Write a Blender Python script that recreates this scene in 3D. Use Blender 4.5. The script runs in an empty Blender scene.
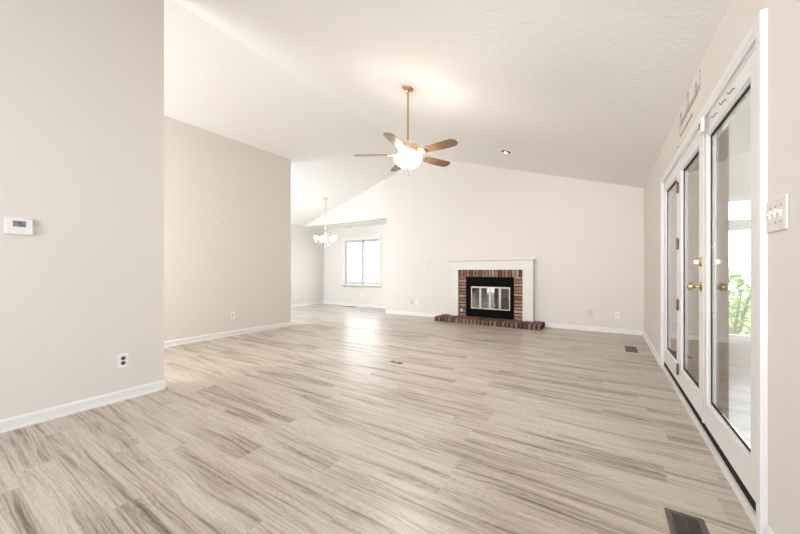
import bpy, bmesh, math, random
from mathutils import Vector, Matrix
random.seed(7)
sc = bpy.context.scene
COL = sc.collection
PI = math.pi

# ------------------------------------------------------------ camera, world, light, exposure
F_PX = 321.0
PSI = math.atan2(206, 321)
cam_d = bpy.data.cameras.new('camera')
cam = bpy.data.objects.new('camera', cam_d); COL.objects.link(cam)
cam_d.sensor_width = 36.0; cam_d.lens = F_PX / 800 * 36
cam_d.shift_y = 4 / 800
cam_d.clip_start = 0.02
cam.location = (0, 0, 1.09); cam.rotation_euler = (PI / 2, 0, PSI)
sc.camera = cam

w = bpy.data.worlds.new('sky'); sc.world = w; w.use_nodes = True
bg = w.node_tree.nodes['Background']
bg.inputs['Color'].default_value = (0.90, 0.95, 1.0, 1)
bg.inputs['Strength'].default_value = 4.7

sc.view_settings.view_transform = 'Standard'
sc.view_settings.look = 'None'
sc.view_settings.gamma = 1
sc.view_settings.use_curve_mapping = False
sc.view_settings.exposure = 0.85
sc.cycles.max_bounces = 12
sc.cycles.diffuse_bounces = 7
sc.cycles.sample_clamp_indirect = 6

def area(name, loc, target, sx, sy, power, color=(1, 1, 1)):
    d = bpy.data.lights.new(name, 'AREA'); d.shape = 'RECTANGLE'; d.size = sx; d.size_y = sy
    d.energy = power; d.color = color
    o = bpy.data.objects.new(name, d); COL.objects.link(o); o.location = loc
    o.rotation_euler = (Vector(target) - Vector(loc)).to_track_quat('-Z', 'Y').to_euler()
    return o
# area lamps: light from the hall, then two added fills
area('daylight_hall', (-4.4, 0.2, 1.7), (-4.7, 4, 1.5), 1.4, 2.0, 27, (1.0, 0.99, 0.97))
area('dining_fill', (-6.6, 3.4, 1.7), (-6.9, 7.6, 1.3), 1.9, 1.8, 50, (0.86, 0.94, 1.0))  # added lamp behind the partition, brightens the dining left wall and bay
rear = area('rear_fill', (-0.9, -2.45, 2.1), (-0.35, 6.8, 1.9), 1.6, 1.2, 9.0, (1.0, 0.99, 0.97))  # added fill lamp behind the camera, brightens the far right wall
rear.data.spread = math.radians(50)

# ------------------------------------------------------------ node helpers
def lin(r, g, b):
    f = lambda c: (c / 255 / 12.92) if c / 255 <= 0.04045 else ((c / 255 + 0.055) / 1.055) ** 2.4
    return (f(r), f(g), f(b), 1)

def mat(name, col=(0.8, 0.8, 0.8, 1), rough=0.5, metal=0.0, emit=None, es=0.0, spec=0.5):
    m = bpy.data.materials.new(name); m.use_nodes = True
    b = m.node_tree.nodes['Principled BSDF']
    b.inputs['Base Color'].default_value = col; b.inputs['Roughness'].default_value = rough
    b.inputs['Metallic'].default_value = metal
    b.inputs['Specular IOR Level'].default_value = spec
    if emit:
        b.inputs['Emission Color'].default_value = emit; b.inputs['Emission Strength'].default_value = es
    return m

class NT:
    def __init__(s, m): s.t = m.node_tree; s.b = s.t.nodes['Principled BSDF']
    def n(s, ty, **k):
        x = s.t.nodes.new(ty)
        for a, v in k.items(): setattr(x, a, v)
        return x
    def l(s, a, b): s.t.links.new(a, b)
    def put(s, sock, v):
        if isinstance(v, bpy.types.NodeSocket): s.l(v, sock)
        else: sock.default_value = v
    def math(s, op, a, b=0.0, c=None):
        x = s.n('ShaderNodeMath', operation=op); s.put(x.inputs[0], a); s.put(x.inputs[1], b)
        if c is not None: s.put(x.inputs[2], c)
        return x.outputs[0]
    def xyz(s, x, y, z):
        c = s.n('ShaderNodeCombineXYZ')
        for i, v in enumerate((x, y, z)): s.put(c.inputs[i], v)
        return c.outputs[0]
    def pos(s):
        g = s.n('ShaderNodeTexCoord'); p = s.n('ShaderNodeSeparateXYZ'); s.l(g.outputs['Object'], p.inputs[0])
        return g.outputs['Object'], p.outputs
    def noise(s, vec, scale=1, detail=2, rough=0.5, dist=0.0):
        x = s.n('ShaderNodeTexNoise'); s.put(x.inputs['Vector'], vec)
        x.inputs['Scale'].default_value = scale; x.inputs['Detail'].default_value = detail
        x.inputs['Roughness'].default_value = rough; x.inputs['Distortion'].default_value = dist
        return x.outputs['Fac']
    def ramp(s, fac, stops):
        x = s.n('ShaderNodeValToRGB'); s.put(x.inputs[0], fac); e = x.color_ramp.elements
        while len(e) < len(stops): e.new(0.5)
        for i, (p, c) in enumerate(stops): e[i].position = p; e[i].color = c
        return x.outputs[0]
    def mix(s, fac, a, b, mode='MIX'):
        x = s.n('ShaderNodeMix', data_type='RGBA', blend_type=mode)
        s.put(x.inputs[0], fac); s.put(x.inputs[6], a); s.put(x.inputs[7], b)
        return x.outputs[2]
    def bump(s, h, strength=0.2, dist=0.01):
        x = s.n('ShaderNodeBump'); s.put(x.inputs['Height'], h)
        x.inputs['Strength'].default_value = strength; x.inputs['Distance'].default_value = dist
        s.l(x.outputs[0], s.b.inputs['Normal'])

def painted(name, col, rough=0.6, scale=90, strength=0.08, var=0.015):
    m = mat(name, col, rough); t = NT(m); v, _ = t.pos()
    n1 = t.noise(v, scale, 3); t.bump(n1, strength, 0.002)
    n2 = t.noise(v, 1.3, 2)
    d = tuple(c * (1 - var * 2) for c in col[:3]) + (1,)
    t.l(t.mix(n2, d, col), t.b.inputs['Base Color'])
    return m

WALL = painted('wall_paint_beige', (0.70, 0.661, 0.617, 1), 0.7)
CEIL = mat('ceiling_texture_paint', (0.82, 0.805, 0.785, 1), 0.8)
t = NT(CEIL); v, _ = t.pos()
n1 = t.noise(v, 14, 4, 0.6, 1.2); st = t.ramp(n1, [(0.50, (0, 0, 0, 1)), (0.60, (1, 1, 1, 1))]); t.bump(st, 0.28, 0.0035)
TRIM = painted('white_trim_paint', (0.76, 0.75, 0.745, 1), 0.35, 40, 0.03, 0.005)
MANTEL = painted('mantel_white_paint', (0.70, 0.68, 0.65, 1), 0.45, 40, 0.03, 0.01)
PLASTIC = painted('white_plastic', (0.80, 0.79, 0.78, 1), 0.35, 200, 0.01, 0.0)
IVORY = painted('ivory_plastic', (0.62, 0.57, 0.46, 1), 0.4, 200, 0.01, 0.0)
DARK = painted('dark_slot', (0.02, 0.018, 0.016, 1), 0.6, 60, 0.02, 0.0)
RUBBER = painted('black_weatherstrip', (0.025, 0.02, 0.018, 1), 0.55, 30, 0.2, 0.2)
MAROON = painted('dark_red_socket', (0.16, 0.05, 0.04, 1), 0.5, 60, 0.02, 0.0)
LCD = painted('lcd_grey', (0.22, 0.25, 0.24, 1), 0.3, 60, 0.01, 0.0)

def metal(name, col, rough, scale=120):
    m = mat(name, col, rough, 1.0); t = NT(m); v, _ = t.pos()
    t.put(t.b.inputs['Roughness'], t.math('MULTIPLY_ADD', t.noise(v, scale, 3), 0.15, rough - 0.05))
    return m
BRASS = metal('polished_brass', (0.55, 0.41, 0.25, 1), 0.22)
ABRASS = metal('antique_brass', (0.20, 0.15, 0.10, 1), 0.4)
CHROME = metal('brushed_nickel', (0.62, 0.60, 0.57, 1), 0.25)
BRONZE = metal('brown_vent_metal', (0.20, 0.165, 0.145, 1), 0.5)
BLACKM = painted('black_firebox_metal', (0.006, 0.0055, 0.0055, 1), 0.6, 60, 0.05, 0.1)
for m_ in (BLACKM, RUBBER): m_.node_tree.nodes['Principled BSDF'].inputs['Specular IOR Level'].default_value = 0.04
SOOT = painted('soot_dark_firebrick', (0.035, 0.03, 0.028, 1), 0.9, 20, 0.3, 0.3)

# glass: clear with an angle-dependent mirror
def glassmat(name, tint, extra=0.96, base=0.04):
    m = bpy.data.materials.new(name); m.use_nodes = True; nt = m.node_tree; nt.nodes.clear()
    out = nt.nodes.new('ShaderNodeOutputMaterial'); mx = nt.nodes.new('ShaderNodeMixShader')
    tr = nt.nodes.new('ShaderNodeBsdfTransparent'); gl = nt.nodes.new('ShaderNodeBsdfGlossy')
    gl.inputs['Roughness'].default_value = 0.0; gl.inputs['Color'].default_value = (0.97, 0.97, 0.96, 1)
    tr.inputs['Color'].default_value = tint
    lw = nt.nodes.new('ShaderNodeLayerWeight'); lw.inputs['Blend'].default_value = 0.5
    p = nt.nodes.new('ShaderNodeMath'); p.operation = 'POWER'; p.inputs[1].default_value = 5
    q = nt.nodes.new('ShaderNodeMath'); q.operation = 'MULTIPLY_ADD'; q.inputs[1].default_value = extra; q.inputs[2].default_value = base
    L = nt.links.new
    L(lw.outputs['Facing'], p.inputs[0]); L(p.outputs[0], q.inputs[0]); L(q.outputs[0], mx.inputs[0])
    L(tr.outputs[0], mx.inputs[1]); L(gl.outputs[0], mx.inputs[2]); L(mx.outputs[0], out.inputs[0])
    return m
GLASS = glassmat('clear_pane_glass', (0.98, 0.985, 0.98, 1))
FGLASS = glassmat('smoked_fire_glass', (0.55, 0.53, 0.50, 1), 0.8, 0.10)

# wood plank floor
FLOOR = mat('grey_oak_plank_floor', rough=0.3, spec=0.9); t = NT(FLOOR); v, p = t.pos()
PW, PL = 0.18, 1.22
yr = t.math('DIVIDE', t.math('ADD', p['Y'], 0.035), PW); row = t.math('FLOOR', yr); yf = t.math('FRACT', yr)
wn = t.n('ShaderNodeTexWhiteNoise', noise_dimensions='1D'); t.l(row, wn.inputs['W'])
xr = t.math('ADD', t.math('DIVIDE', p['X'], PL), t.math('MULTIPLY', wn.outputs['Value'], 7.0))
pid = t.math('FLOOR', xr); xf = t.math('FRACT', xr)
wn2 = t.n('ShaderNodeTexWhiteNoise', noise_dimensions='2D'); t.l(t.xyz(row, pid, 0.0), wn2.inputs['Vector'])
rnd = wn2.outputs['Value']
zr = t.math('MULTIPLY', rnd, 61.0)
X_, Y_ = p['X'], p['Y']
M_ = lambda k, v_: t.math('MULTIPLY', v_, k)
warp = t.noise(t.xyz(M_(1.1, X_), M_(5.0, Y_), zr), 1.0, 2, 0.5)          # slow wander of the grain
Yw = t.math('ADD', Y_, t.math('MULTIPLY_ADD', warp, 0.10, -0.05))
broad = t.noise(t.xyz(M_(0.85, X_), M_(9.0, Yw), zr), 1.0, 2, 0.5)
streak = t.noise(t.xyz(M_(1.6, X_), M_(48.0, Yw), zr), 1.0, 4, 0.6)
line = t.noise(t.xyz(M_(2.6, X_), M_(120.0, Yw), t.math('ADD', zr, 9.0)), 1.0, 3, 0.6)
fine = t.noise(t.xyz(M_(18.0, X_), M_(330.0, Yw), zr), 1.0, 2, 0.6)
figure = t.noise(t.xyz(M_(1.5, X_), M_(8.0, Yw), t.math('ADD', zr, 3.0)), 1.0, 1, 0.5)
rings = t.math('PINGPONG', t.math('MULTIPLY', figure, 24.0), 0.5)
a = t.ramp(broad, [(0.44, (0, 0, 0, 1)), (0.64, (1, 1, 1, 1))])
b = t.ramp(streak, [(0.45, (0, 0, 0, 1)), (0.68, (1, 1, 1, 1))])
dk = t.math('ADD', t.math('MULTIPLY', a, 0.27), t.math('MULTIPLY', t.math('MULTIPLY', b, t.math('MULTIPLY_ADD', a, 0.65, 0.35)), 0.55))
dk = t.math('ADD', dk, t.math('MULTIPLY_ADD', rnd, 0.13, -0.05))
dk = t.math('ADD', dk, t.math('MULTIPLY_ADD', rings, -0.30, 0.08))
dk = t.math('ADD', dk, t.math('MULTIPLY_ADD', line, 1.25, -0.60))
dk = t.math('ADD', dk, t.math('MULTIPLY_ADD', fine, 0.6, -0.27))
colr = t.ramp(dk, [(0.0, (0.57, 0.51, 0.445, 1)), (0.35, (0.425, 0.362, 0.303, 1)), (0.65, (0.26, 0.208, 0.165, 1)), (1.0, (0.11, 0.08, 0.060, 1))])
sy = t.math('MINIMUM', yf, t.math('SUBTRACT', 1.0, yf)); sx = t.math('MINIMUM', xf, t.math('SUBTRACT', 1.0, xf))
seam = t.math('MAXIMUM', t.math('LESS_THAN', sy, 0.009), t.math('LESS_THAN', sx, 0.0014))
colr = t.mix(t.math('MULTIPLY', seam, 0.35), colr, (0.60, 0.545, 0.49, 1))
t.l(colr, t.b.inputs['Base Color'])
t.put(t.b.inputs['Roughness'], t.math('MULTIPLY_ADD', streak, 0.14, 0.29))
t.bump(t.math('ADD', t.math('MULTIPLY', fine, 0.5), t.math('MULTIPLY', line, 0.7)), 0.08, 0.0012)

# brick with a colour of its own per brick
def brickmat(name, cols):
    m = mat(name, rough=0.85); t = NT(m); v, _ = t.pos()
    g = t.n('ShaderNodeNewGeometry'); r = g.outputs['Random Per Island']
    c = t.ramp(r, [(i / (len(cols) - 1), k) for i, k in enumerate(cols)])
    n = t.noise(v, 45, 4, 0.65)
    c = t.mix(t.ramp(n, [(0.42, (0, 0, 0, 1)), (0.75, (1, 1, 1, 1))]), c, (0.04, 0.03, 0.027, 1))
    t.l(c, t.b.inputs['Base Color']); t.bump(n, 0.5, 0.004)
    return m
BRICK = brickmat('mottled_brown_brick', [(0.20, 0.085, 0.055, 1), (0.52, 0.33, 0.235, 1), (0.10, 0.05, 0.04, 1), (0.62, 0.43, 0.32, 1), (0.36, 0.17, 0.11, 1), (0.46, 0.27, 0.185, 1), (0.14, 0.07, 0.05, 1)])
HBRICK = brickmat('dark_hearth_brick', [(0.17, 0.085, 0.062, 1), (0.29, 0.18, 0.135, 1), (0.11, 0.06, 0.048, 1), (0.34, 0.215, 0.155, 1), (0.20, 0.105, 0.075, 1)])
MORTAR = painted('dark_mortar', (0.016, 0.012, 0.010, 1), 0.95, 80, 0.4, 0.2)

BLADE = mat('fan_blade_oak', rough=0.4); t = NT(BLADE); v, p = t.pos()
n = t.noise(t.xyz(t.math('MULTIPLY', p['X'], 4), t.math('MULTIPLY', p['Y'], 60), 0.0), 1, 4, 0.6, 0.5)
t.l(t.ramp(n, [(0.3, (0.13, 0.075, 0.038, 1)), (0.7, (0.25, 0.15, 0.08, 1))]), t.b.inputs['Base Color'])
FANWHITE = mat('frosted_lit_glass', (0.9, 0.88, 0.84, 1), 0.4, emit=(1.0, 0.93, 0.86, 1), es=54.0)
CHGLASS = mat('chandelier_lit_glass', (0.9, 0.9, 0.9, 1), 0.3, emit=(1.0, 0.97, 0.94, 1), es=2.6)
LAMPF = mat('recessed_lamp_face', (0.9, 0.88, 0.84, 1), 0.4, emit=(1.0, 0.9, 0.78, 1), es=4.0)

TILE = mat('white_floor_tile', rough=0.25); t = NT(TILE); v, p = t.pos()
q = 0.7071
ua = t.math('DIVIDE', t.math('ADD', t.math('MULTIPLY', p['X'], q), t.math('MULTIPLY', p['Y'], q)), 0.33)
ub = t.math('DIVIDE', t.math('SUBTRACT', t.math('MULTIPLY', p['X'], q), t.math('MULTIPLY', p['Y'], q)), 0.33)
ga = t.math('LESS_THAN', t.math('FRACT', ua), 0.025); gb = t.math('LESS_THAN', t.math('FRACT', ub), 0.025)
t.l(t.mix(t.math('MAXIMUM', ga, gb), (0.78, 0.79, 0.81, 1), (0.45, 0.45, 0.46, 1)), t.b.inputs['Base Color'])
TAUPE = mat('taupe_panel', (0.16, 0.13, 0.105, 1), 0.9); t = NT(TAUPE); v, p = t.pos()
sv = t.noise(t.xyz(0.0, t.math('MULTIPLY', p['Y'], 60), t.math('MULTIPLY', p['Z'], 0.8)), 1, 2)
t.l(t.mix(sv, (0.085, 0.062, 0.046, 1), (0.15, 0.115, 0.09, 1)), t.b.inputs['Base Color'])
LEAF = mat('leaf_green', rough=0.5); t = NT(LEAF); v, p = t.pos()
t.l(t.ramp(t.noise(v, 4, 3), [(0.3, (0.14, 0.28, 0.07, 1)), (0.7, (0.38, 0.54, 0.20, 1))]), t.b.inputs['Base Color'])
GRASS = painted('lawn_green', (0.25, 0.36, 0.14, 1), 0.9, 30, 0.5, 0.2)
SIDING = painted('pale_siding', (0.78, 0.80, 0.82, 1), 0.7, 20, 0.05, 0.02)
ROOFM = painted('grey_roof_shingle', (0.35, 0.36, 0.38, 1), 0.9, 30, 0.3, 0.1)
INK = painted('grey_decal_vinyl', (0.30, 0.275, 0.25, 1), 0.6, 60, 0.0, 0.0)

# ------------------------------------------------------------ geometry helpers
def box(bm, x0, x1, y0, y1, z0, z1, M=None):
    vs = [bm.verts.new((x, y, z)) for x in (x0, x1) for y in (y0, y1) for z in (z0, z1)]
    if M is not None:
        for q_ in vs: q_.co = M @ q_.co
    for f in ((0, 1, 3, 2), (4, 6, 7, 5), (0, 4, 5, 1), (2, 3, 7, 6), (0, 2, 6, 4), (1, 5, 7, 3)):
        bm.faces.new([vs[i] for i in f])
    return vs

def prism(bm, pts, axis, a0, a1, M=None):
    def mk(u, v_, a): return {'X': (a, u, v_), 'Y': (u, a, v_), 'Z': (u, v_, a)}[axis]
    A = [bm.verts.new(mk(u, v_, a0)) for u, v_ in pts]; B = [bm.verts.new(mk(u, v_, a1)) for u, v_ in pts]
    if M is not None:
        for q_ in A + B: q_.co = M @ q_.co
    n_ = len(pts)
    bm.faces.new(A); bm.faces.new(B[::-1])
    for i in range(n_): bm.faces.new([A[i], B[i], B[(i + 1) % n_], A[(i + 1) % n_]])

def lathe(bm, prof, seg=24, M=None, cap=True):
    rings_ = []
    for r, z in prof:
        if r < 1e-6:
            rings_.append([bm.verts.new((0, 0, z))])
        else:
            rings_.append([bm.verts.new((r * math.cos(2 * PI * i / seg), r * math.sin(2 * PI * i / seg), z)) for i in range(seg)])
    for A, B in zip(rings_, rings_[1:]):
        for i in range(seg):
            j = (i + 1) % seg
            if len(A) == 1 and len(B) == 1: continue
            if len(A) == 1: bm.faces.new([A[0], B[i], B[j]])
            elif len(B) == 1: bm.faces.new([A[i], B[0], A[j]])
            else: bm.faces.new([A[i], B[i], B[j], A[j]])
    if cap:
        for R_ in (rings_[0], rings_[-1]):
            if len(R_) > 2: bm.faces.new(R_)
    if M is not None:
        for R_ in rings_:
            for q_ in R_: q_.co = M @ q_.co

def tube(bm, pts, r, seg=8):
    pts = [Vector(q_) for q_ in pts]; prev = None; up = None
    rr = r if isinstance(r, (list, tuple)) else [r] * len(pts)
    for i, q_ in enumerate(pts):
        d = (pts[min(i + 1, len(pts) - 1)] - pts[max(i - 1, 0)]).normalized()
        if up is None:
            up = d.orthogonal().normalized()
        up = (up - d * up.dot(d)).normalized(); sd = d.cross(up)
        ring = [bm.verts.new(q_ + (up * math.cos(2 * PI * k / seg) + sd * math.sin(2 * PI * k / seg)) * rr[i]) for k in range(seg)]
        if prev:
            for k in range(seg): bm.faces.new([prev[k], prev[(k + 1) % seg], ring[(k + 1) % seg], ring[k]])
        else: bm.faces.new(ring[::-1])
        prev = ring
    bm.faces.new(prev)

def obj(name, bm, m, parent=None, smooth=False, bevel=0.0, loc=None):
    bmesh.ops.recalc_face_normals(bm, faces=bm.faces)
    me = bpy.data.meshes.new(name); bm.to_mesh(me); bm.free()
    me.materials.append(m)
    if smooth:
        for f in me.polygons: f.use_smooth = True
        me.set_sharp_from_angle(angle=math.radians(40))
    o = bpy.data.objects.new(name, me); COL.objects.link(o)
    if parent: o.parent = parent
    if loc: o.location = loc
    if bevel:
        bv = o.modifiers.new('bevel', 'BEVEL'); bv.width = bevel; bv.segments = 2; bv.limit_method = 'ANGLE'
    return o

def B(*boxes):
    bm = bmesh.new()
    for b_ in boxes: box(bm, *b_)
    return bm

def tag(o, label, cat=None, group=None, kind=None):
    o['label'] = label
    if cat: o['category'] = cat
    if group: o['group'] = group
    if kind: o['kind'] = kind
    return o
def thing(name, loc, label, cat, group=None, rz=0, kind=None):
    o = bpy.data.objects.new(name, None); COL.objects.link(o); o.location = loc; o.rotation_euler = (0, 0, rz)
    o.empty_display_size = 0.1
    return tag(o, label, cat, group, kind)
def struct(name, bm, m, label, cat, parent=None, **k):
    o = obj(name, bm, m, parent, **k)
    return tag(o, label, cat, kind='structure') if not parent else o

# ------------------------------------------------------------ room shell
XR, XL, XRIDGE = 0.54, -7.90, -3.68
EAVE, SL = 2.49, 0.316
def cz(x): return EAVE + SL * (XR - x) if x > XRIDGE else EAVE + SL * (x - XL)
ZR = cz(XRIDGE)

struct('floor', B((XL - 0.15, XR, -2.6, 7.77, -0.1, 0.0)), FLOOR, 'grey oak plank floor running through the whole room', 'floor')
bm = bmesh.new()
def zr_(x): return ZR - SL * abs(x - XRIDGE)
x0, x1 = XL - 0.15, XR + 0.14
prism(bm, [(x0, zr_(x0)), (XRIDGE, ZR), (x1, zr_(x1)), (x1, zr_(x1) + 0.1), (XRIDGE, ZR + 0.1), (x0, zr_(x0) + 0.1)], 'Y', -2.6, 6.95)
struct('ceiling', bm, CEIL, 'white textured vaulted ceiling over both rooms', 'ceiling')

OY0, OY1, OZ = 1.93, 4.61, 2.07
struct('wall_right', B((XR, XR + 0.14, -2.6, OY0, 0, EAVE), (XR, XR + 0.14, OY1, 6.8, 0, EAVE), (XR, XR + 0.14, OY0, OY1, OZ, EAVE)), WALL,
       'beige wall with the glazed doors at the right', 'wall')
bm = bmesh.new()
FX0, FX1 = -2.57, -1.60    # firebox opening
pts = [(-4.78, 0), (FX0, 0), (FX0, 0.93), (FX1, 0.93), (FX1, 0), (XR + 0.14, 0), (XR + 0.14, cz(XR + 0.14)), (XRIDGE, ZR), (-4.78, cz(-4.78))]
prism(bm, pts, 'Y', 6.8, 6.95)
struct('wall_far', bm, WALL, 'beige gable wall behind the fireplace', 'wall')
struct('wall_bay_side', B((-4.78, -4.63, 6.95, 7.77, 0, 2.46)), WALL, 'short beige return wall between fireplace wall and dining window', 'wall')
bm = bmesh.new()
prism(bm, [(XL - 0.15, 2.46), (-4.78, 2.46), (-4.78, cz(-4.78)), (XL, EAVE), (XL - 0.15, EAVE)], 'Y', 6.8, 6.95)
struct('wall_gable', bm, WALL, 'pale triangular gable wall above the dining bay', 'wall')
WX0, WX1, WZ0, WZ1 = -7.00, -5.60, 0.67, 2.07
struct('wall_bay', B((XL, WX0, 7.62, 7.77, 0, 2.46), (WX1, -4.78, 7.62, 7.77, 0, 2.46), (WX0, WX1, 7.62, 7.77, 0, WZ0), (WX0, WX1, 7.62, 7.77, WZ1, 2.46)),
       WALL, 'pale wall around the dining window', 'wall')
struct('ceiling_bay', B((XL - 0.15, -4.63, 6.95, 7.77, 2.46, 2.56)), CEIL, 'low flat ceiling over the dining bay', 'ceiling')
struct('wall_left', B((XL - 0.15, XL, -2.6, 7.77, 0, EAVE)), WALL, 'pale left wall of the dining room', 'wall')
bm = bmesh.new()
prism(bm, [(-5.42, 0), (-5.30, 0), (-5.30, cz(-5.30)), (-5.42, cz(-5.42))], 'Y', -0.6, 4.22)
struct('wall_partition', bm, WALL, 'beige partition wall with the dining room behind its end', 'wall')
bm = bmesh.new()
prism(bm, [(-3.56, 0), (-3.44, 0), (-3.44, cz(-3.44)), (-3.56, cz(-3.56))], 'Y', -2.6, 1.32)
struct('wall_near', bm, WALL, 'nearest taupe wall at the left with the thermostat', 'wall')

# the part of the house behind the camera: a wall with wide openings
zt = EAVE + 1.4
bm = bmesh.new()
ops = [(-7.6, -5.7, 0.6, 2.0), (-5.1, -3.7, 0.0, 2.1), (-3.0, 0.1, 0.35, 2.0)]
xs = XL
for a_, b_, c_, d_ in ops:
    box(bm, xs, a_, -2.7, -2.6, 0, EAVE)
    if c_ > 0: box(bm, a_, b_, -2.7, -2.6, 0, c_)
    box(bm, a_, b_, -2.7, -2.6, d_, EAVE); xs = b_
box(bm, xs, XR, -2.7, -2.6, 0, EAVE)
prism(bm, [(XL, EAVE), (XR, EAVE), (XRIDGE, ZR)], 'Y', -2.7, -2.6)
struct('wall_back', bm, WALL, 'beige wall behind the camera with wide window openings', 'wall')

# baseboards: flat board with a small cap step and shoe moulding
BASEPROF = [(0, 0), (0.022, 0), (0.022, 0.012), (0.014, 0.02), (0.014, 0.07), (0.008, 0.082), (0, 0.086)]
def baseboard(name, a, b, nrm, label):
    a = Vector(a); b = Vector(b); d = (b - a).normalized(); n_ = Vector(nrm); L = (b - a).length
    M = Matrix(((n_.x, d.x, 0, a.x), (n_.y, d.y, 0, a.y), (0, 0, 1, 0), (0, 0, 0, 1)))
    bm = bmesh.new(); prism(bm, BASEPROF, 'Y', 0, L, M)
    return struct(name, bm, TRIM, label, 'baseboard')
baseboard('baseboard_near', (-3.44, -2.6, 0), (-3.44, 1.34, 0), (1, 0, 0), 'white baseboard under the thermostat wall')
baseboard('baseboard_near_end', (-3.56, 1.32, 0), (-3.418, 1.32, 0), (0, 1, 0), 'white baseboard round the end of the thermostat wall')
baseboard('baseboard_partition', (-5.30, -0.6, 0), (-5.30, 4.24, 0), (1, 0, 0), 'white baseboard along the partition wall')
baseboard('baseboard_partition_end', (-5.42, 4.22, 0), (-5.278, 4.22, 0), (0, 1, 0), 'white baseboard on the end of the partition wall')
baseboard('baseboard_far_left', (-4.80, 6.8, 0), (-3.17, 6.8, 0), (0, -1, 0), 'white baseboard left of the brick hearth')
baseboard('baseboard_far_right', (-0.99, 6.8, 0), (XR, 6.8, 0), (0, -1, 0), 'white baseboard right of the brick hearth')
baseboard('baseboard_right_far', (XR, 4.69, 0), (XR, 6.8, 0), (-1, 0, 0), 'white baseboard between the glazed doors and far corner')
baseboard('baseboard_right_near', (XR, -2.6, 0), (XR, 1.855, 0), (-1, 0, 0), 'white baseboard at the bottom right below the light switches')
baseboard('baseboard_bay', (XL, 7.62, 0), (-4.78, 7.62, 0), (0, -1, 0), 'white baseboard below the dining window')
baseboard('baseboard_bay_side', (-4.78, 6.8, 0), (-4.78, 7.62, 0), (-1, 0, 0), 'white baseboard on the short return wall')
baseboard('baseboard_left', (XL, -2.6, 0), (XL, 7.62, 0), (1, 0, 0), 'white baseboard along the left dining wall')

# ------------------------------------------------------------ glazed doors in the right wall
CW, CT = 0.07, 0.02
bm = bmesh.new()
def casing_v(y0, y1): prism(bm, [(XR, y0), (XR - CT, y0 + 0.004), (XR - CT, y0 + 0.045), (XR - 0.012, y0 + 0.055), (XR - 0.012, y1), (XR, y1)], 'Z', 0, OZ + 0.065)
casing_v(OY0 - CW, OY0)
prism(bm, [(XR, OY1), (XR - 0.012, OY1), (XR - 0.012, OY1 + 0.015), (XR - CT, OY1 + 0.025), (XR - CT, OY1 + CW - 0.004), (XR, OY1 + CW)], 'Z', 0, OZ + 0.065)
prism(bm, [(XR, OZ), (XR - 0.012, OZ), (XR - 0.012, OZ + 0.015), (XR - CT, OZ + 0.025), (XR - CT, OZ + 0.061), (XR, OZ + 0.0648)], 'Y', OY0 - 0.03, OY1 + 0.03)
struct('trim_1', bm, TRIM, 'white casing round the three glazed doors', 'door casing')
bm = bmesh.new()
for y0, y1 in ((OY0, OY0 + 0.012), (OY1 - 0.02, OY1)): box(bm, XR + 0.002, XR + 0.14, y0, y1, 0, OZ)
box(bm, XR + 0.002, XR + 0.14, OY0 + 0.012, OY1 - 0.02, OZ - 0.018, OZ)
struct('trim_2', bm, TRIM, 'white jamb lining the opening of the glazed doors', 'door jamb')
struct('trim_3', B((XR - 0.008, XR + 0.002, OY0, OY1, 0, 0.050)), TRIM, 'long white sill strip under the glazed doors', 'door sill')
struct('trim_4', B((XR + 0.004, XR + 0.13, OY0 + 0.013, OY1 - 0.021, 0.0, 0.092)), RUBBER, 'long black weatherstrip gap under the glazed doors', 'weatherstrip')

DT = 0.045
def glazed_door(name, y0, y1, sn, sf, label, m=TRIM):
    """sn / sf: width of the stile nearer to / farther from the camera"""
    z0, z1 = 0.094, OZ - 0.022; gz0, gz1 = 0.245, 1.958; X0 = XR + 0.001; X1 = X0 + DT
    y0 += 0.002; y1 -= 0.002
    bm = B((X0, X1, y0, y0 + sn, z0, z1), (X0, X1, y1 - sf, y1, z0, z1), (X0, X1, y0 + sn, y1 - sf, z0, gz0), (X0, X1, y0 + sn, y1 - sf, gz1, z1))
    d = struct(name, bm, m, label, 'glazed door', bevel=0.002)
    ga, gb = y0 + sn, y1 - sf
    # moulded stop round the glass
    for nm, xa, xb, e, mm in (('glass_stop', X0 + 0.008, X0 + 0.017, 0.010, TRIM), ('glazing_seal', X0 + 0.0172, X0 + 0.0200, 0.021, RUBBER)):
        obj(nm, B((xa, xb, ga, ga + e, gz0, gz1), (xa, xb, gb - e, gb, gz0, gz1), (xa, xb, ga + e, gb - e, gz0, gz0 + e), (xa, xb, ga + e, gb - e, gz1 - e, gz1)), mm, d)
    obj('glass_pane', B((X0 + 0.021, X0 + 0.027, ga + 0.001, gb - 0.001, gz0 + 0.001, gz1 - 0.001)), GLASS, d)
    obj('glass_spacer', B((X0 + 0.028, X1 - 0.008, ga, ga + 0.012, gz0, gz1), (X0 + 0.028, X1 - 0.008, gb - 0.012, gb, gz0, gz1), (X0 + 0.028, X1 - 0.008, ga + 0.012, gb - 0.012, gz0, gz0 + 0.012), (X0 + 0.028, X1 - 0.008, ga + 0.012, gb - 0.012, gz1 - 0.012, gz1)), CHROME, d)
    return d
J1, J2 = 2.86, 3.72
d1 = glazed_door('door_1', 1.943, J1, 0.10, 0.075, 'nearest glazed door panel with the sunroom window seen through it')
d2 = glazed_door('door_2', J1, J2, 0.125, 0.09, 'middle glazed door panel with the brass knob and deadbolt')
d3 = glazed_door('door_3', J2, OY1 - 0.021, 0.10, 0.09, 'narrow-looking farthest glazed door panel beside the far corner')
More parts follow.
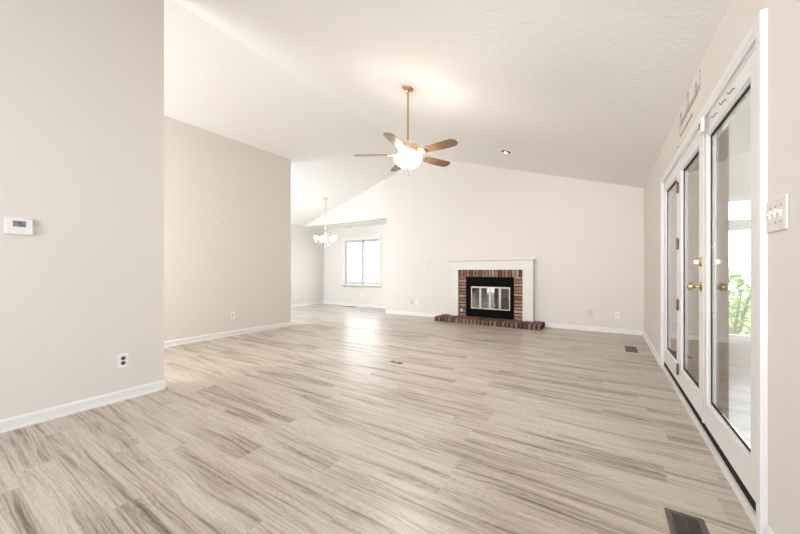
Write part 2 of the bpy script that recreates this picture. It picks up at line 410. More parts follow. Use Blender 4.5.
# astragal strip and hinges, all on the middle leaf
obj('astragal', B((XR - 0.004, XR + 0.0005, J1 - 0.012, J1 + 0.022, 0.09, OZ - 0.024)), TRIM, d2, bevel=0.003)
for z in (0.22, 0.79, 1.33, 1.83):
    bm = bmesh.new(); y = J2
    lathe(bm, [(0.0, -0.053), (0.005, -0.05), (0.0075, -0.045), (0.0075, 0.045), (0.005, 0.05), (0.0, 0.053)], 12, Matrix.Translation((XR - 0.008, y, z)))
    box(bm, XR - 0.0012, XR + 0.0006, y - 0.012, y + 0.012, z - 0.044, z + 0.044)
    obj('hinge', bm, ABRASS, d2, smooth=True)
RX = Matrix.Rotation(-PI / 2, 4, 'Y')   # local +z -> world -x
def knob(z, y, prof, name, d):
    bm = bmesh.new(); lathe(bm, prof, 24, Matrix.Translation((XR + 0.0008, y, z)) @ RX)
    return obj(name, bm, BRASS, d, smooth=True)
k = knob(0.985, 2.905, [(0, 0), (0.033, 0), (0.033, 0.004), (0.026, 0.010), (0.012, 0.013), (0.011, 0.034), (0.019, 0.038), (0.027, 0.048), (0.029, 0.058), (0.025, 0.068), (0.013, 0.074), (0, 0.075)], 'door_knob', d2)
k = knob(1.15, 2.905, [(0, 0), (0.031, 0), (0.031, 0.005), (0.024, 0.013), (0.012, 0.015), (0, 0.015)], 'deadbolt', d2)
obj('thumb_turn', B((XR - 0.040, XR - 0.0142, 2.900, 2.910, 1.135, 1.165)), BRASS, k, bevel=0.002)
# door contact sensor
s = thing('door_sensor', (XR, 2.77, 2.005), 'small white alarm contact box above the middle of the glazed doors', 'sensor')
obj('case', B((-0.036, -0.0205, -0.05, 0.05, -0.040, 0.055)), PLASTIC, s, bevel=0.004)
obj('contact', B((-0.039, -0.0362, -0.008, 0.006, -0.012, 0.030)), DARK, s)
# hooks on the top rail
for i, (y, l) in enumerate((((2.248, 1.997), 'nearest small wire S hook on the door top rail'), ((2.382, 2.002), 'middle small wire S hook on the door top rail'), ((2.536, 1.994), 'farthest small wire S hook on the door top rail, nearest the alarm box'))):
    bm = bmesh.new(); pts = []
    for j in range(17):
        u = j / 16 * 2 * PI
        pts.append((0.002 - 0.029 * j / 16, 0.0, 0.011 * math.sin(u) * (0.4 + 0.6 * j / 16) - 0.010 * j / 16))
    tube(bm, pts, 0.0024, 6)
    o = obj('wire_hook', bm, ABRASS, smooth=True, loc=(XR, y[0], y[1])); tag(o, l, 'hook', 'wire hooks on the door top rail')

# ------------------------------------------------------------ sunroom beyond the doors
SX1, SY1 = 3.6, 4.66
struct('floor_sunroom', B((XR + 0.14, SX1, -0.5, SY1 + 0.1, -0.08, 0.0)), TILE, 'white tiled sunroom floor beyond the glazed doors', 'floor')
SWX0, SWX1 = 0.86, 2.2
sw = [(XR + 0.14, SWX0, 0, 2.7), (SWX1, SX1, 0, 2.7), (SWX0, SWX1, 0, 0.37), (SWX0, SWX1, 1.86, 2.7)]
struct('wall_sunroom', B(*[(a_, b_, SY1, SY1 + 0.12, c_, d_) for a_, b_, c_, d_ in sw]), WALL, 'sunroom end wall around the garden window', 'wall')
struct('ceiling_sunroom', B((XR + 0.14, SX1, -0.5, SY1 + 0.12, 2.7, 2.78)), CEIL, 'pale sunroom ceiling beyond the glazed doors', 'ceiling')
struct('wall_sunroom_side', B((SX1, SX1 + 0.1, -0.5, SY1 + 0.12, 0, 0.8), (SX1, SX1 + 0.1, -0.5, SY1 + 0.12, 2.1, 2.7), (SX1, SX1 + 0.1, -0.5, 0.3, 0.8, 2.1), (SX1, SX1 + 0.1, 2.1, 2.4, 0.8, 2.1), (SX1, SX1 + 0.1, 4.3, SY1 + 0.12, 0.8, 2.1), (XR + 0.14, SX1, -0.6, -0.5, 0, 2.7)), WALL, 'sunroom side wall with window openings', 'wall')
wn_ = struct('window_2', B((SWX0, SWX1, SY1 - 0.015, SY1 + 0.05, 0.37, 0.43), (SWX0, SWX1, SY1 - 0.01, SY1 + 0.05, 1.51, 1.62), (SWX0, SWX1, SY1 - 0.01, SY1 + 0.05, 1.81, 1.86), (SWX0, SWX0 + 0.06, SY1 - 0.01, SY1 + 0.05, 0.43, 1.81), (SWX1 - 0.06, SWX1, SY1 - 0.01, SY1 + 0.05, 0.43, 1.81)), TRIM, 'white framed sunroom window with a transom bar', 'window')
obj('glass_pane', B((SWX0 + 0.06, SWX1 - 0.06, SY1 + 0.02, SY1 + 0.026, 0.43, 1.51), (SWX0 + 0.06, SWX1 - 0.06, SY1 + 0.02, SY1 + 0.026, 1.62, 1.81)), GLASS, wn_)
struct('baseboard_sunroom', B((XR + 0.14, SX1, SY1 - 0.014, SY1, 0, 0.09)), TRIM, 'white baseboard below the sunroom window', 'baseboard')
struct('wall_panel', B((XR + 0.152, XR + 0.164, 3.05, SY1 - 0.02, 0.0, 2.45)), TAUPE, 'taupe panel close behind the middle and farthest glazed doors', 'panel')  # plain panel for an unidentified taupe surface behind the glass

# ------------------------------------------------------------ dining window
wf = thing('window_1', (0, 0, 0), 'white two-sash dining window letting in daylight', 'window', kind='structure')
Y0 = 7.62
obj('window_frame', B((WX0 - 0.045, WX0, Y0 - 0.018, Y0, WZ0 - 0.03, WZ1 + 0.045), (WX1, WX1 + 0.045, Y0 - 0.018, Y0, WZ0 - 0.03, WZ1 + 0.045), (WX0, WX1, Y0 - 0.018, Y0, WZ1, WZ1 + 0.045),
    (WX0, WX0 + 0.03, Y0, Y0 + 0.13, WZ0, WZ1), (WX1 - 0.03, WX1, Y0, Y0 + 0.13, WZ0, WZ1), (WX0 + 0.03, WX1 - 0.03, Y0, Y0 + 0.13, WZ1 - 0.03, WZ1), (WX0 + 0.03, WX1 - 0.03, Y0, Y0 + 0.13, WZ0, WZ0 + 0.03)), TRIM, wf)
SILLM = painted('grey_brown_sill_paint', (0.46, 0.42, 0.37, 1), 0.5, 30, 0.05, 0.05)  # sill darker and browner than the window frame
obj('window_sill', B((WX0 - 0.06, WX1 + 0.06, Y0 - 0.05, Y0, WZ0 - 0.065, WZ0 - 0.03)), SILLM, wf, bevel=0.004)
VINYL = painted('backlit_grey_vinyl', (0.42, 0.46, 0.50, 1), 0.4, 60, 0.01, 0.0)  # white sashes, their backlit shade put into the grey colour
xm = (WX0 + WX1) / 2
for a_, b_, yy in ((WX0 + 0.03, xm + 0.02, Y0 + 0.04), (xm - 0.02, WX1 - 0.03, Y0 + 0.08)):
    e = 0.055
    sh = obj('sash', B((a_, a_ + e, yy, yy + 0.03, WZ0 + 0.03, WZ1 - 0.03), (b_ - e, b_, yy, yy + 0.03, WZ0 + 0.03, WZ1 - 0.03), (a_ + e, b_ - e, yy, yy + 0.03, WZ0 + 0.03, WZ0 + 0.03 + e), (a_ + e, b_ - e, yy, yy + 0.03, WZ1 - 0.03 - e, WZ1 - 0.03)), VINYL, wf)
    obj('glass_pane', B((a_ + e, b_ - e, yy + 0.012, yy + 0.018, WZ0 + 0.03 + e, WZ1 - 0.03 - e)), GLASS, sh)

# ------------------------------------------------------------ outdoors
struct('ground', B((-16, 9, 7.9, 22, -0.5, -0.3)), GRASS, 'lawn outside the windows', 'lawn')
struct('ground_side', B((3.75, 9, -3, 7.9, -0.5, -0.3), (0.7, 3.75, 4.9, 7.9, -0.5, -0.3)), GRASS, 'lawn outside the sunroom', 'lawn')
h_ = thing('neighbouring_house', (-8.5, 15.0, -0.3), 'pale neighbouring house seen through the dining window', 'house')
obj('wall', B((-5, 5, 0, 5, 0, 2.9)), SIDING, h_)
bm = bmesh.new(); prism(bm, [(-0.5, 2.9), (5.5, 2.9), (2.5, 4.6)], 'X', -5.3, 5.3); obj('roof', bm, ROOFM, h_)
obj('fascia', B((-5.3, 5.3, -0.52, -0.5, 2.78, 2.92)), SIDING, h_)

def shrub(x, y, z, r, h, n_, label, seed):
    rg = random.Random(seed); bm = bmesh.new()
    for _ in range(n_):
        th = rg.uniform(0, 2 * PI); u = rg.uniform(-1, 1); k_ = rg.uniform(0.45, 1) ** 0.5
        c = Vector((math.cos(th) * math.sqrt(1 - u * u) * r * k_, math.sin(th) * math.sqrt(1 - u * u) * r * k_, h * 0.5 + u * h * 0.5 * k_))
        L = rg.uniform(0.05, 0.10); R_ = Matrix.Rotation(rg.uniform(0, 2 * PI), 3, 'Z') @ Matrix.Rotation(rg.uniform(-1.1, 1.1), 3, 'X')
        pts_ = [Vector((0, 0, 0)), Vector((L * .3, L * .5, .01)), Vector((0, L * 1.3, -.01)), Vector((-L * .3, L * .5, .01))]
        bm.faces.new([bm.verts.new(c + R_ @ q_) for q_ in pts_])
    t_ = thing('shrub', (x, y, z), label, 'shrub', 'shrubs outside the sunroom window')
    obj('foliage', bm, LEAF, t_)
    bm = bmesh.new()
    for k_ in range(4):
        a_ = k_ * 1.7; tube(bm, [(0, 0, 0), (0.1 * math.cos(a_), 0.1 * math.sin(a_), h * .4), (0.4 * r * math.cos(a_), 0.4 * r * math.sin(a_), h * .8)], [0.025, 0.018, 0.008], 6)
    obj('stem', bm, BRONZE, t_)
shrub(1.35, 5.9, -0.3, 0.55, 1.45, 1500, 'leafy green shrub nearest the sunroom window', 1)
shrub(2.6, 7.0, -0.3, 0.6, 1.7, 1200, 'taller leafy green shrub farther out from the sunroom window', 2)
shrub(1.6, 8.3, -0.3, 0.5, 1.3, 900, 'leafy green shrub at the back behind the nearest shrub', 3)

# ------------------------------------------------------------ fireplace
fp = thing('fireplace', (-2.07, 6.8, 0), 'brick fireplace with white mantel surround, glass doors and raised hearth', 'fireplace')
OX = 2.07   # local x = world x + OX ; local y = world y - 6.8
def L_(x0, x1, y0, y1, z0, z1): return (x0 + OX, x1 + OX, y0 - 6.8, y1 - 6.8, z0, z1)
HT = 0.10
# hearth
hz = obj('hearth', B(L_(-3.154, -1.006, 6.325, 6.8, 0, HT - 0.006)), MORTAR, fp)
bm = bmesh.new(); n_ = 27; x0, x1 = -3.165, -0.995; st_ = (x1 - x0) / n_
for i in range(n_):
    a_ = x0 + i * st_ + 0.013; b_ = x0 + (i + 1) * st_ - 0.013
    box(bm, *L_(a_, b_, 6.30, 6.50, 0.0, HT))
    box(bm, *L_(a_, b_, 6.508, 6.71, 0.012, HT))
    box(bm, *L_(a_, b_, 6.718, 6.80, 0.012, HT))
obj('hearth_bricks', bm, HBRICK, hz, bevel=0.003)
# brick facing behind the surround
bm = bmesh.new()
BX0, BX1, IX0, IX1, IZ, BZ = -2.80, -1.34, -2.597, -1.573, 0.955, 1.145
for xa, xb in ((BX0, IX0), (IX1, BX1)):
    z = HT + 0.004
    while z + 0.055 < IZ + 0.03:
        box(bm, *L_(xa, xb - 0.0, 6.742, 6.80, z, z + 0.050)); z += 0.068
n_ = 21; st_ = (BX1 - BX0) / n_
for i in range(n_): box(bm, *L_(BX0 + i * st_ + 0.008, BX0 + (i + 1) * st_ - 0.008, 6.742, 6.80, 0.965, BZ))
fc = obj('brick_facing', bm, BRICK, fp, bevel=0.002)
obj('mortar_bed', B(L_(BX0, IX0, 6.752, 6.80, HT, BZ), L_(IX1, BX1, 6.752, 6.80, HT, BZ), L_(IX0, IX1, 6.752, 6.80, IZ, BZ)), MORTAR, fc)
# firebox body behind the wall
obj('firebox', B(L_(FX0, FX0 + 0.02, 6.80, 7.20, 0.1, 0.92), L_(FX1 - 0.02, FX1, 6.80, 7.20, 0.1, 0.92), L_(FX0, FX1, 7.18, 7.22, 0.1, 0.92), L_(FX0, FX1, 6.80, 7.20, 0.90, 0.92), L_(FX0, FX1, 6.80, 7.20, 0.1, 0.12)), SOOT, fp)
# black metal face with opening for the doors
DX0, DX1, DZ0, DZ1 = -2.48, -1.65, 0.275, 0.755
ins = obj('firebox_face', B(L_(IX0, DX0, 6.745, 6.765, HT, IZ), L_(DX1, IX1, 6.745, 6.765, HT, IZ), L_(DX0, DX1, 6.745, 6.765, HT, DZ0), L_(DX0, DX1, 6.745, 6.765, DZ1, IZ),
    L_(IX0, IX1, 6.735, 6.745, IZ - 0.03, IZ), L_(IX0, IX0 + 0.03, 6.735, 6.745, HT, IZ - 0.03), L_(IX1 - 0.03, IX1, 6.735, 6.745, HT, IZ - 0.03)), BLACKM, fp)
for zz in (0.80, 0.83, 0.86, 0.89, 0.15, 0.18, 0.21): obj('louver', B(L_(IX0 + 0.06, IX1 - 0.06, 6.738, 6.745, zz, zz + 0.009)), BLACKM, ins)
FRAMEM = metal('worn_pewter_brass', (0.42, 0.36, 0.29, 1), 0.32)
# four glass door leaves
lw_ = (DX1 - DX0) / 4
for i in range(4):
    a_ = DX0 + i * lw_ + 0.001; b_ = DX0 + (i + 1) * lw_ - 0.001; e = 0.021; yy = 6.735
    dd = obj('glass_door', B(L_(a_, a_ + e, yy, yy + 0.018, DZ0, DZ1), L_(b_ - e, b_, yy, yy + 0.018, DZ0, DZ1), L_(a_ + e, b_ - e, yy, yy + 0.018, DZ0, DZ0 + e), L_(a_ + e, b_ - e, yy, yy + 0.018, DZ1 - e * 1.4, DZ1)), FRAMEM, fp, bevel=0.002)
    obj('glass_pane', B(L_(a_ + e, b_ - e, yy + 0.007, yy + 0.011, DZ0 + e, DZ1 - e * 1.4)), FGLASS, dd)
bm = bmesh.new(); lathe(bm, [(0, 0), (0.008, 0), (0.006, 0.012), (0.012, 0.02), (0.011, 0.028), (0, 0.031)], 12, Matrix.Translation((DX1 - 0.012 + OX, 6.735 - 6.8, 0.53)) @ Matrix.Rotation(PI / 2, 4, 'X'))
obj('handle', bm, CHROME, dd, smooth=True)
# logs on a grate inside
lg = thing('log_set', (-2.07, 6.97, 0.12), 'ceramic logs on a grate behind the fireplace glass doors', 'logs')
bm = bmesh.new()
for xx in (-0.25, -0.1, 0.05, 0.2): tube(bm, [(xx, -0.10, 0.0), (xx, -0.10, 0.13), (xx, -0.09, 0.15), (xx, 0.10, 0.15), (xx, 0.10, 0.0)], 0.008, 6)
tube(bm, [(-0.3, -0.05, 0.15), (0.27, -0.05, 0.15)], 0.008, 6)
obj('grate', bm, BLACKM, lg)
LOG = painted('ash_grey_log', (0.20, 0.17, 0.14, 1), 0.9, 25, 0.8, 0.5)
for pa, pb, r in (((-0.32, -0.03, 0.205), (0.30, 0.0, 0.20), 0.048), ((-0.26, 0.05, 0.22), (0.26, 0.06, 0.225), 0.045), ((-0.20, -0.02, 0.285), (0.05, 0.08, 0.31), 0.036), ((0.0, 0.06, 0.30), (0.22, -0.03, 0.28), 0.034)):
    bm = bmesh.new(); A, Bv = Vector(pa), Vector(pb); tube(bm, [A.lerp(Bv, j / 5) + Vector((0, 0, 0.006 * math.sin(j * 2.1))) for j in range(6)], [r * (1 + 0.1 * math.sin(j * 1.7)) for j in range(6)], 10)
    obj('log', bm, LOG, lg, smooth=True)
# white surround
bm = bmesh.new()
SY_ = 6.67
for xa, xb in ((-2.95, -2.76), (-1.385, -1.195)):
    box(bm, *L_(xa, xb, SY_, 6.80, HT, 1.12))
box(bm, *L_(-2.95, -1.195, SY_, 6.80, 1.12, 1.30))
sr = obj('surround', bm, MANTEL, fp, bevel=0.003)
obj('surround_bead', B(L_(-2.772, -2.752, SY_ - 0.008, SY_ + 0.02, HT, 1.115), L_(-1.393, -1.373, SY_ - 0.008, SY_ + 0.02, HT, 1.115), L_(-2.772, -1.373, SY_ - 0.008, SY_ + 0.02, 1.115, 1.135)), MANTEL, sr, bevel=0.003)
bm = bmesh.new()
prism(bm, [(6.80, 1.30), (SY_ - 0.005, 1.30), (SY_ - 0.018, 1.315), (SY_ - 0.03, 1.315), (SY_ - 0.03, 1.338), (6.80, 1.338)], 'X', -2.98, -1.165)
ms = obj('mantel_shelf', bm, MANTEL, fp, bevel=0.002)
for v_ in ms.data.vertices: v_.co.x += OX; v_.co.y -= 6.8
# gas key plate
bm = bmesh.new(); lathe(bm, [(0, 0), (0.03, 0), (0.03, 0.003), (0.022, 0.008), (0.008, 0.010), (0.008, 0.014), (0, 0.014)], 20, Matrix.Translation((-2.70 + OX, 6.742 - 6.8, 0.225)) @ Matrix.Rotation(PI / 2, 4, 'X'))
tag(obj('gas_key_plate', bm, PLASTIC, fp, smooth=True), 'round white gas valve plate')

# ------------------------------------------------------------ ceiling fan
FXc, FYc = -2.01, 3.31; FZ = cz(FXc)
fan = thing('ceiling_fan', (FXc, FYc, 0), 'five-blade wood and brass ceiling fan with lit glass bowl', 'ceiling fan')
th = math.atan(SL)
bm = bmesh.new(); lathe(bm, [(0, 0), (0.072, 0), (0.070, -0.010), (0.050, -0.026), (0.026, -0.034), (0.018, -0.060), (0, -0.060)], 28, Matrix.Translation((0, 0, FZ)) @ Matrix.Rotation(th, 4, 'Y'))
obj('canopy', bm, BRASS, fan, smooth=True)
ZB = 2.475
bm = bmesh.new(); tube(bm, [(0, 0, ZB + 0.12), (0, 0, FZ - 0.05)], 0.0125, 14); obj('downrod', bm, BRASS, fan, smooth=True)
bm = bmesh.new(); lathe(bm, [(0, 0.18), (0.020, 0.18), (0.028, 0.15), (0.080, 0.145), (0.120, 0.130), (0.135, 0.095), (0.135, 0.040), (0.120, 0.015), (0.095, 0.0), (0.09, -0.006), (0.07, -0.008), (0.07, -0.012), (0.12, -0.014), (0.12, -0.020), (0, -0.020)], 36, Matrix.Translation((0, 0, ZB)))
FANBODY = metal('fan_body_light_brass', (0.80, 0.66, 0.48, 1), 0.3)
obj('motor_housing', bm, FANBODY, fan, smooth=True)
bm = bmesh.new(); lathe(bm, [(0.12, -0.018), (0.160, -0.022), (0.164, -0.034), (0.145, -0.072), (0.105, -0.112), (0.058, -0.138), (0.020, -0.148), (0, -0.149)], 36, Matrix.Translation((0, 0, ZB)), cap=False)
obj('light_bowl', bm, FANWHITE, fan, smooth=True)
bm = bmesh.new(); lathe(bm, [(0, -0.147), (0.022, -0.148), (0.018, -0.156), (0.010, -0.166), (0, -0.170)], 16, Matrix.Translation((0, 0, ZB))); obj('finial', bm, BRASS, fan, smooth=True)
for k in range(5):
    ang = math.radians(-77.5 + 72 * k)
    M = Matrix.Rotation(ang, 4, 'Z')
    bm = bmesh.new(); tl = math.radians(-12)
    Mb = Matrix.Translation((0.17, 0, 0.012)) @ Matrix.Rotation(tl, 4, 'X')
    outl = [(0.0, -0.052), (0.30, -0.070), (0.445, -0.068), (0.488, -0.030), (0.488, 0.030), (0.445, 0.068), (0.30, 0.070), (0.0, 0.052), (-0.01, 0.0)]
    prism(bm, outl, 'Z', 0, 0.006, Mb)
    bl = obj('blade', bm, BLADE, fan, bevel=0.0015, loc=(0, 0, ZB)); bl.rotation_euler = (0, 0, ang)
    bm = bmesh.new()
    tube(bm, [(0.085, 0, 0.0), (0.12, 0, -0.012), (0.16, 0, 0.004), (0.20, 0, 0.006)], [0.010, 0.008, 0.008, 0.006], 8)
    box(bm, 0.18, 0.255, -0.034, 0.034, 0.002, 0.0105, Matrix.Rotation(tl, 4, 'X'))
    br = obj('blade_bracket', bm, FANBODY, bl, smooth=True)
bm = bmesh.new(); tube(bm, [(0.03, -0.03, ZB - 0.15), (0.03, -0.03, 2.25)], 0.0012, 5)
lathe(bm, [(0, 0), (0.007, 0.004), (0.009, 0.014), (0.005, 0.026), (0, 0.028)], 10, Matrix.Translation((0.03, -0.03, 2.225)))
obj('pull_chain', bm, ABRASS, fan, smooth=True)
bm = bmesh.new(); tube(bm, [(0.0, 0.02, ZB - 0.155), (0.0, 0.02, 1.86)], 0.0008, 5)
lathe(bm, [(0, 0), (0.005, 0.004), (0.005, 0.014), (0, 0.018)], 8, Matrix.Translation((0, 0.02, 1.845)))
tag(obj('pull_cord', bm, IVORY, fan), 'long thin pale cord')

# ------------------------------------------------------------ recessed ceiling light
RXc, RYc = -1.425, 5.54
Mr = Matrix.Rotation(th, 4, 'Y')
rl = thing('recessed_light', (RXc, RYc, cz(RXc)), 'round recessed spotlight in the sloping ceiling right of the fan', 'ceiling light')
bm = bmesh.new(); lathe(bm, [(0.085, 0.0), (0.13, 0.0), (0.128, -0.006), (0.115, -0.010), (0.09, -0.008), (0.085, 0.0)], 32, Mr, cap=False); obj('trim_ring', bm, PLASTIC, rl, smooth=True)
bm = bmesh.new(); lathe(bm, [(0.085, -0.001), (0.075, -0.010), (0.055, -0.016), (0.055, -0.015), (0, -0.015)], 28, Mr, cap=False); obj('eyeball', bm, ABRASS, rl, smooth=True)
bm = bmesh.new(); lathe(bm, [(0, -0.0175), (0.028, -0.0175), (0.028, -0.0162), (0, -0.0162)], 20, Mr); obj('lamp_face', bm, LAMPF, rl)

# ------------------------------------------------------------ chandelier
CX, CY = -6.24, 6.08; CZT = cz(CX)
ch = thing('chandelier', (CX, CY, 0), 'small five-arm chandelier with lit glass shades in the dining room', 'chandelier')
bm = bmesh.new(); lathe(bm, [(0, 0), (0.065, 0), (0.06, -0.02), (0.02, -0.04), (0, -0.04)], 24, Matrix.Translation((0, 0, CZT)) @ Matrix.Rotation(-th, 4, 'Y')); obj('canopy', bm, CHROME, ch, smooth=True)
bm = bmesh.new(); tube(bm, [(0, 0, 2.16), (0, 0, CZT - 0.03)], 0.009, 8); obj('stem', bm, CHROME, ch, smooth=True)
bm = bmesh.new(); lathe(bm, [(0, 2.17), (0.035, 2.16), (0.04, 2.13), (0.015, 2.10), (0.012, 2.00), (0.03, 1.95), (0.04, 1.88), (0.028, 1.80), (0.012, 1.76), (0.018, 1.73), (0, 1.71)], 20); obj('body', bm, CHROME, ch, smooth=True)
for k in range(5):
    a_ = math.radians(20 + 72 * k); c_, s_ = math.cos(a_), math.sin(a_)
    bm = bmesh.new(); pts = []
    for r, z in ((0.03, 1.86), (0.07, 1.79), (0.13, 1.755), (0.19, 1.77), (0.235, 1.82), (0.24, 1.865)): pts.append((r * c_, r * s_, z))
    tube(bm, pts, 0.007, 8)
    lathe(bm, [(0, 0), (0.028, 0.004), (0.03, 0.012), (0, 0.012)], 14, Matrix.Translation((0.24 * c_, 0.24 * s_, 1.865)))
    ar = obj('arm', bm, CHROME, ch, smooth=True)
    bm = bmesh.new(); lathe(bm, [(0.0, 0.013), (0.028, 0.014), (0.040, 0.04), (0.048, 0.08), (0.064, 0.125), (0.066, 0.13)], 20, Matrix.Translation((0.24 * c_, 0.24 * s_, 1.865)), cap=False)
    obj('glass_shade', bm, CHGLASS, ar, smooth=True)

# ------------------------------------------------------------ wall plates
def basis(loc, nrm):
    n_ = Vector(nrm); s_ = Vector((0, 0, 1)).cross(n_)      # local x = rightwards when facing the plate, local y = out of the wall, z up
    return Matrix(((s_.x, n_.x, 0, loc[0]), (s_.y, n_.y, 0, loc[1]), (s_.z, n_.z, 1, loc[2]), (0, 0, 0, 1)))
def place(o, loc, nrm): o.matrix_world = basis(loc, nrm)

def outlet(loc, nrm, label, m=PLASTIC, sock=None, hole=DARK):
    t_ = thing('wall_outlet', loc, label, 'outlet'); place(t_, loc, nrm)
    obj('cover_plate', B((-0.036, 0.036, 0, 0.006, -0.058, 0.058)), m, t_, bevel=0.002)
    for z in (0.02, -0.02):
        bm = bmesh.new(); lathe(bm, [(0, 0.0062), (0.0165, 0.0062), (0.0165, 0.0085), (0, 0.0085)], 16, Matrix.Translation((0, 0, z)) @ Matrix.Rotation(-PI / 2, 4, 'X'))
        so = obj('socket', bm, sock or m, t_)
        obj('slot', B((-0.008, -0.0055, 0.0086, 0.0092, z - 0.001, z + 0.008), (0.0055, 0.008, 0.0086, 0.0092, z - 0.001, z + 0.008), (-0.002, 0.002, 0.0086, 0.0092, z - 0.011, z - 0.006)), hole, so)
    return t_
EX, NX, NY = (1, 0, 0), (-1, 0, 0), (0, -1, 0)
outlet((-3.44, 1.02, 0.333), EX, 'white wall outlet with dark red sockets on the nearest left wall', PLASTIC, MAROON)
outlet((-5.30, 3.03, 0.345), EX, 'white wall outlet low on the partition wall', PLASTIC, IVORY)
outlet((-4.01, 6.8, 0.33), NY, 'beige wall outlet left of the fireplace, the farther one from the hearth', IVORY)
outlet((XR, 5.52, 0.335), NX, 'small white wall outlet between the far corner and the glazed doors')
outlet((-6.31, 7.62, 0.36), NY, 'white wall outlet below the dining window')
outlet((XL, 6.45, 0.34), EX, 'white wall outlet on the dining left wall beside the partition end')
def jack(loc, nrm, label, m, w_=0.036, h2=0.058):
    t_ = thing('wall_plate', loc, label, 'wall plate'); place(t_, loc, nrm)
    obj('cover_plate', B((-w_, w_, 0, 0.006, -h2, h2)), m, t_, bevel=0.002)
    bm = bmesh.new(); lathe(bm, [(0, 0.006), (0.007, 0.006), (0.007, 0.012), (0.003, 0.012), (0.003, 0.018), (0, 0.018)], 12, Matrix.Rotation(-PI / 2, 4, 'X')); obj('jack', bm, ABRASS, t_)
jack((-0.24, 6.8, 0.324), NY, 'beige jack plate right of the fireplace', IVORY, 0.042, 0.066)
jack((0.17, 6.8, 0.318), NY, 'white jack plate near the far right corner', PLASTIC)
jack((-3.875, 6.8, 0.335), NY, 'white jack plate next to the beige outlet left of the fireplace', PLASTIC)
# round sensor on the far wall
bm = bmesh.new(); lathe(bm, [(0, 0), (0.05, 0), (0.05, 0.012), (0.042, 0.022), (0.02, 0.025), (0, 0.025)], 24, Matrix.Rotation(PI / 2, 4, 'X'))
dc = tag(obj('wall_dial', bm, PLASTIC, smooth=True, loc=(-3.57, 6.8, 1.257)), 'round white dial on the far wall left of the mantel', 'dial')
bm = bmesh.new(); lathe(bm, [(0, 0.026), (0.014, 0.026), (0.012, 0.033), (0, 0.033)], 16, Matrix.Rotation(PI / 2, 4, 'X')); obj('button', bm, ABRASS, dc)
# three-gang switch
sw_ = thing('light_switch_panel', (XR, 1.765, 1.292), 'white three-gang light switch plate right of the glazed doors', 'light switch'); place(sw_, (XR, 1.765, 1.300), NX)
SWM = painted('almond_plastic', (0.70, 0.665, 0.62, 1), 0.4, 200, 0.01, 0.0)
obj('cover_plate', B((-0.083, 0.083, 0, 0.008, -0.062, 0.062)), SWM, sw_, bevel=0.004)
for i in (-1, 0, 1):
    bm = bmesh.new(); box(bm, -0.005, 0.005, 0.008, 0.012, -0.012, 0.012, Matrix.Translation((i * 0.046, 0, 0)))
    prism(bm, [(0.010, -0.002), (0.026, 0.010), (0.026, 0.016), (0.010, 0.010)], 'X', i * 0.046 - 0.004, i * 0.046 + 0.004)
    obj('toggle', bm, PLASTIC, sw_)
    for z in (-0.030, 0.030):
        bm = bmesh.new(); lathe(bm, [(0, 0.0078), (0.003, 0.0078), (0.003, 0.0088), (0, 0.0088)], 8, Matrix.Translation((i * 0.046, 0, z)) @ Matrix.Rotation(-PI / 2, 4, 'X')); obj('screw', bm, ABRASS, sw_)
# thermostat
tm = thing('thermostat', (-3.44, 0.447, 1.4), 'white rectangular thermostat with a grey display reading 75', 'thermostat'); place(tm, (-3.44, 0.447, 1.4), EX)
obj('case', B((-0.063, 0.063, 0, 0.026, -0.056, 0.056)), PLASTIC, tm, bevel=0.005)
scn = obj('display', B((-0.030, 0.030, 0.0262, 0.0275, -0.004, 0.036)), LCD, tm)
bm = bmesh.new()
def seg7(bm, x, z, s_, on):
    w_, h2, t_ = s_ * .5, s_, s_ * .11
    S = {'a': (0, w_, h2 - t_, h2), 'g': (0, w_, h2 / 2 - t_ / 2, h2 / 2 + t_ / 2), 'd': (0, w_, 0, t_), 'f': (0, t_, h2 / 2, h2), 'b': (w_ - t_, w_, h2 / 2, h2), 'e': (0, t_, 0, h2 / 2), 'c': (w_ - t_, w_, 0, h2 / 2)}
    for c_ in on: a0, a1, b0, b1 = S[c_]; box(bm, x + a0, x + a1, 0.0276, 0.0279, z + b0, z + b1)
seg7(bm, -0.014, 0.004, 0.024, 'abc'); seg7(bm, 0.002, 0.004, 0.024, 'afgcd')
box(bm, -0.026, -0.020, 0.0276, 0.0279, 0.024, 0.028); box(bm, 0.019, 0.026, 0.0276, 0.0279, 0.006, 0.010)
obj('digits', bm, DARK, scn)
for x_ in (-0.018, 0.0, 0.018): obj('button', B((x_ - 0.006, x_ + 0.006, 0.026, 0.0275, -0.016, -0.011)), PLASTIC, tm)
# nail holes / hooks on partition wall
for (y, z), l in (((2.544, 1.869), 'left one of two tiny nails on the partition wall'), ((2.862, 1.878), 'right one of two tiny nails on the partition wall')):
    bm = bmesh.new(); lathe(bm, [(0, 0), (0.003, 0), (0.003, 0.012), (0.007, 0.012), (0.007, 0.015), (0, 0.015)], 8, Matrix.Rotation(PI / 2, 4, 'Y'))
    tag(obj('nail', bm, ABRASS, loc=(-5.30, y, z)), l, 'nail', 'nails on the partition wall')

# ------------------------------------------------------------ wall decal above the doors (illegible script over a line of small lettering)
dl = thing('wall_decal', (XR, 3.3, 2.28), 'grey cursive lettering decal on the wall above the glazed doors', 'wall decal'); place(dl, (XR, 3.3, 2.28), NX)
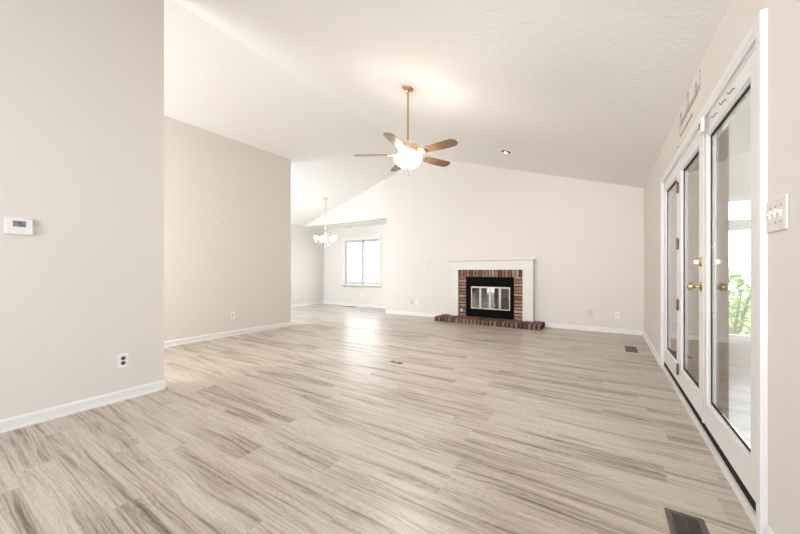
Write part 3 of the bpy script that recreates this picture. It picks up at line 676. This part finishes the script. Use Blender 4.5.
# local x runs along -Y... left end of the lettering is the far end
bm = bmesh.new(); rg = random.Random(4)
def stroke(pts, r=0.004): tube(bm, [(x, 0.0015, z) for x, z in pts], r, 4)
x = -0.34; pts = []
tall = {0: 0.13, 7: 0.17, 14: 0.11}
for i in range(17):
    hgt = tall.get(i, rg.uniform(0.04, 0.06)); wd = 0.039
    for j in range(8):
        u = j / 8 * 2 * PI
        pts.append((x + wd * j / 8 - 0.016 * math.sin(u) + 0.18 * (hgt / 2) * (1 - math.cos(u)), 0.04 + hgt / 2 * (1 - math.cos(u))))
    x += wd
stroke(pts, 0.0021)
stroke([(-0.36, -0.01), (-0.352, 0.09), (-0.335, 0.17)], 0.002)
stroke([(0.335, 0.045), (0.35, 0.10), (0.36, 0.15)], 0.002)
box(bm, 0.345, 0.362, 0, 0.003, 0.165, 0.18)
obj('script_line', bm, INK, dl)
x = -0.34
for n_l in (5, 3, 6, 2, 7, 4, 5):
    bm = bmesh.new(); pts = []
    for _ in range(n_l):
        w_ = rg.uniform(0.010, 0.015)
        pts += [(x, -0.040), (x + w_ * .3, -0.018), (x + w_ * .7, -0.040 if rg.random() < .5 else -0.026)]; x += w_
    stroke(pts, 0.0018); obj('small_word', bm, INK, dl); x += 0.014
bm = bmesh.new(); lathe(bm, [(0, 0), (0.005, 0), (0.005, 0.006), (0, 0.006)], 8, RX)
tag(obj('nail', bm, DARK, loc=(XR, 3.72, 2.187)), 'tiny dark nail just below the left end of the wall lettering', 'nail')

# ------------------------------------------------------------ floor registers
def register(x0, x1, y0, y1, label, ns, along='Y'):
    t_ = thing('floor_vent', ((x0 + x1) / 2, (y0 + y1) / 2, 0), label, 'floor vent', 'metal floor vents')
    hx, hy = (x1 - x0) / 2, (y1 - y0) / 2; e = 0.022
    bm = bmesh.new()
    for s_ in (-1, 1):
        prism(bm, [(s_ * hx, 0), (s_ * hx, 0.003), (s_ * (hx - 0.006), 0.006), (s_ * (hx - e), 0.006), (s_ * (hx - e), 0)], 'Y', -hy, hy)
        box(bm, -hx + e, hx - e, *sorted((s_ * hy, s_ * (hy - e))), 0, 0.006)
    obj('frame', bm, BRONZE, t_)
    obj('duct_gap', B((-hx + e, hx - e, -hy + e, hy - e, 0.0002, 0.001)), DARK, t_)
    bm = bmesh.new()
    if along == 'Y':
        n_ = ns; st_ = (2 * hy - 2 * e) / n_
        for i in range(n_): box(bm, -hx + e, hx - e, -hy + e + i * st_ + st_ * .2, -hy + e + i * st_ + st_ * .62, 0.001, 0.0045)
        box(bm, -0.002, 0.002, -hy + e, hy - e, 0.001, 0.0052)
    else:
        n_ = ns; st_ = (2 * hx - 2 * e) / n_
        for i in range(n_): box(bm, -hx + e + i * st_ + st_ * .2, -hx + e + i * st_ + st_ * .62, -hy + e, hy - e, 0.001, 0.0045)
    obj('slats', bm, BRONZE, t_)
register(0.225, 0.36, 1.56, 1.895, 'brown metal floor vent nearest the camera, in front of the glazed doors', 26)
register(0.225, 0.365, 5.30, 5.69, 'brown metal floor vent near the far right corner', 26)
register(-6.72, -6.38, 7.36, 7.47, 'brown metal floor vent below the dining window', 20, 'X')
# floor socket cover
fo = thing('floor_socket', (-2.10, 3.19, 0), 'small brass floor socket plate in the middle of the plank floor', 'floor socket')
bm = bmesh.new(); box(bm, -0.085, 0.085, -0.035, 0.035, 0, 0.005); obj('cover_plate', bm, BRASS, fo, bevel=0.002)
for x_ in (-0.045, 0.045):
    bm = bmesh.new(); lathe(bm, [(0, 0.0051), (0.024, 0.0051), (0.022, 0.010), (0, 0.010)], 16, Matrix.Translation((x_, 0, 0))); obj('flip_lid', bm, ABRASS, fo)
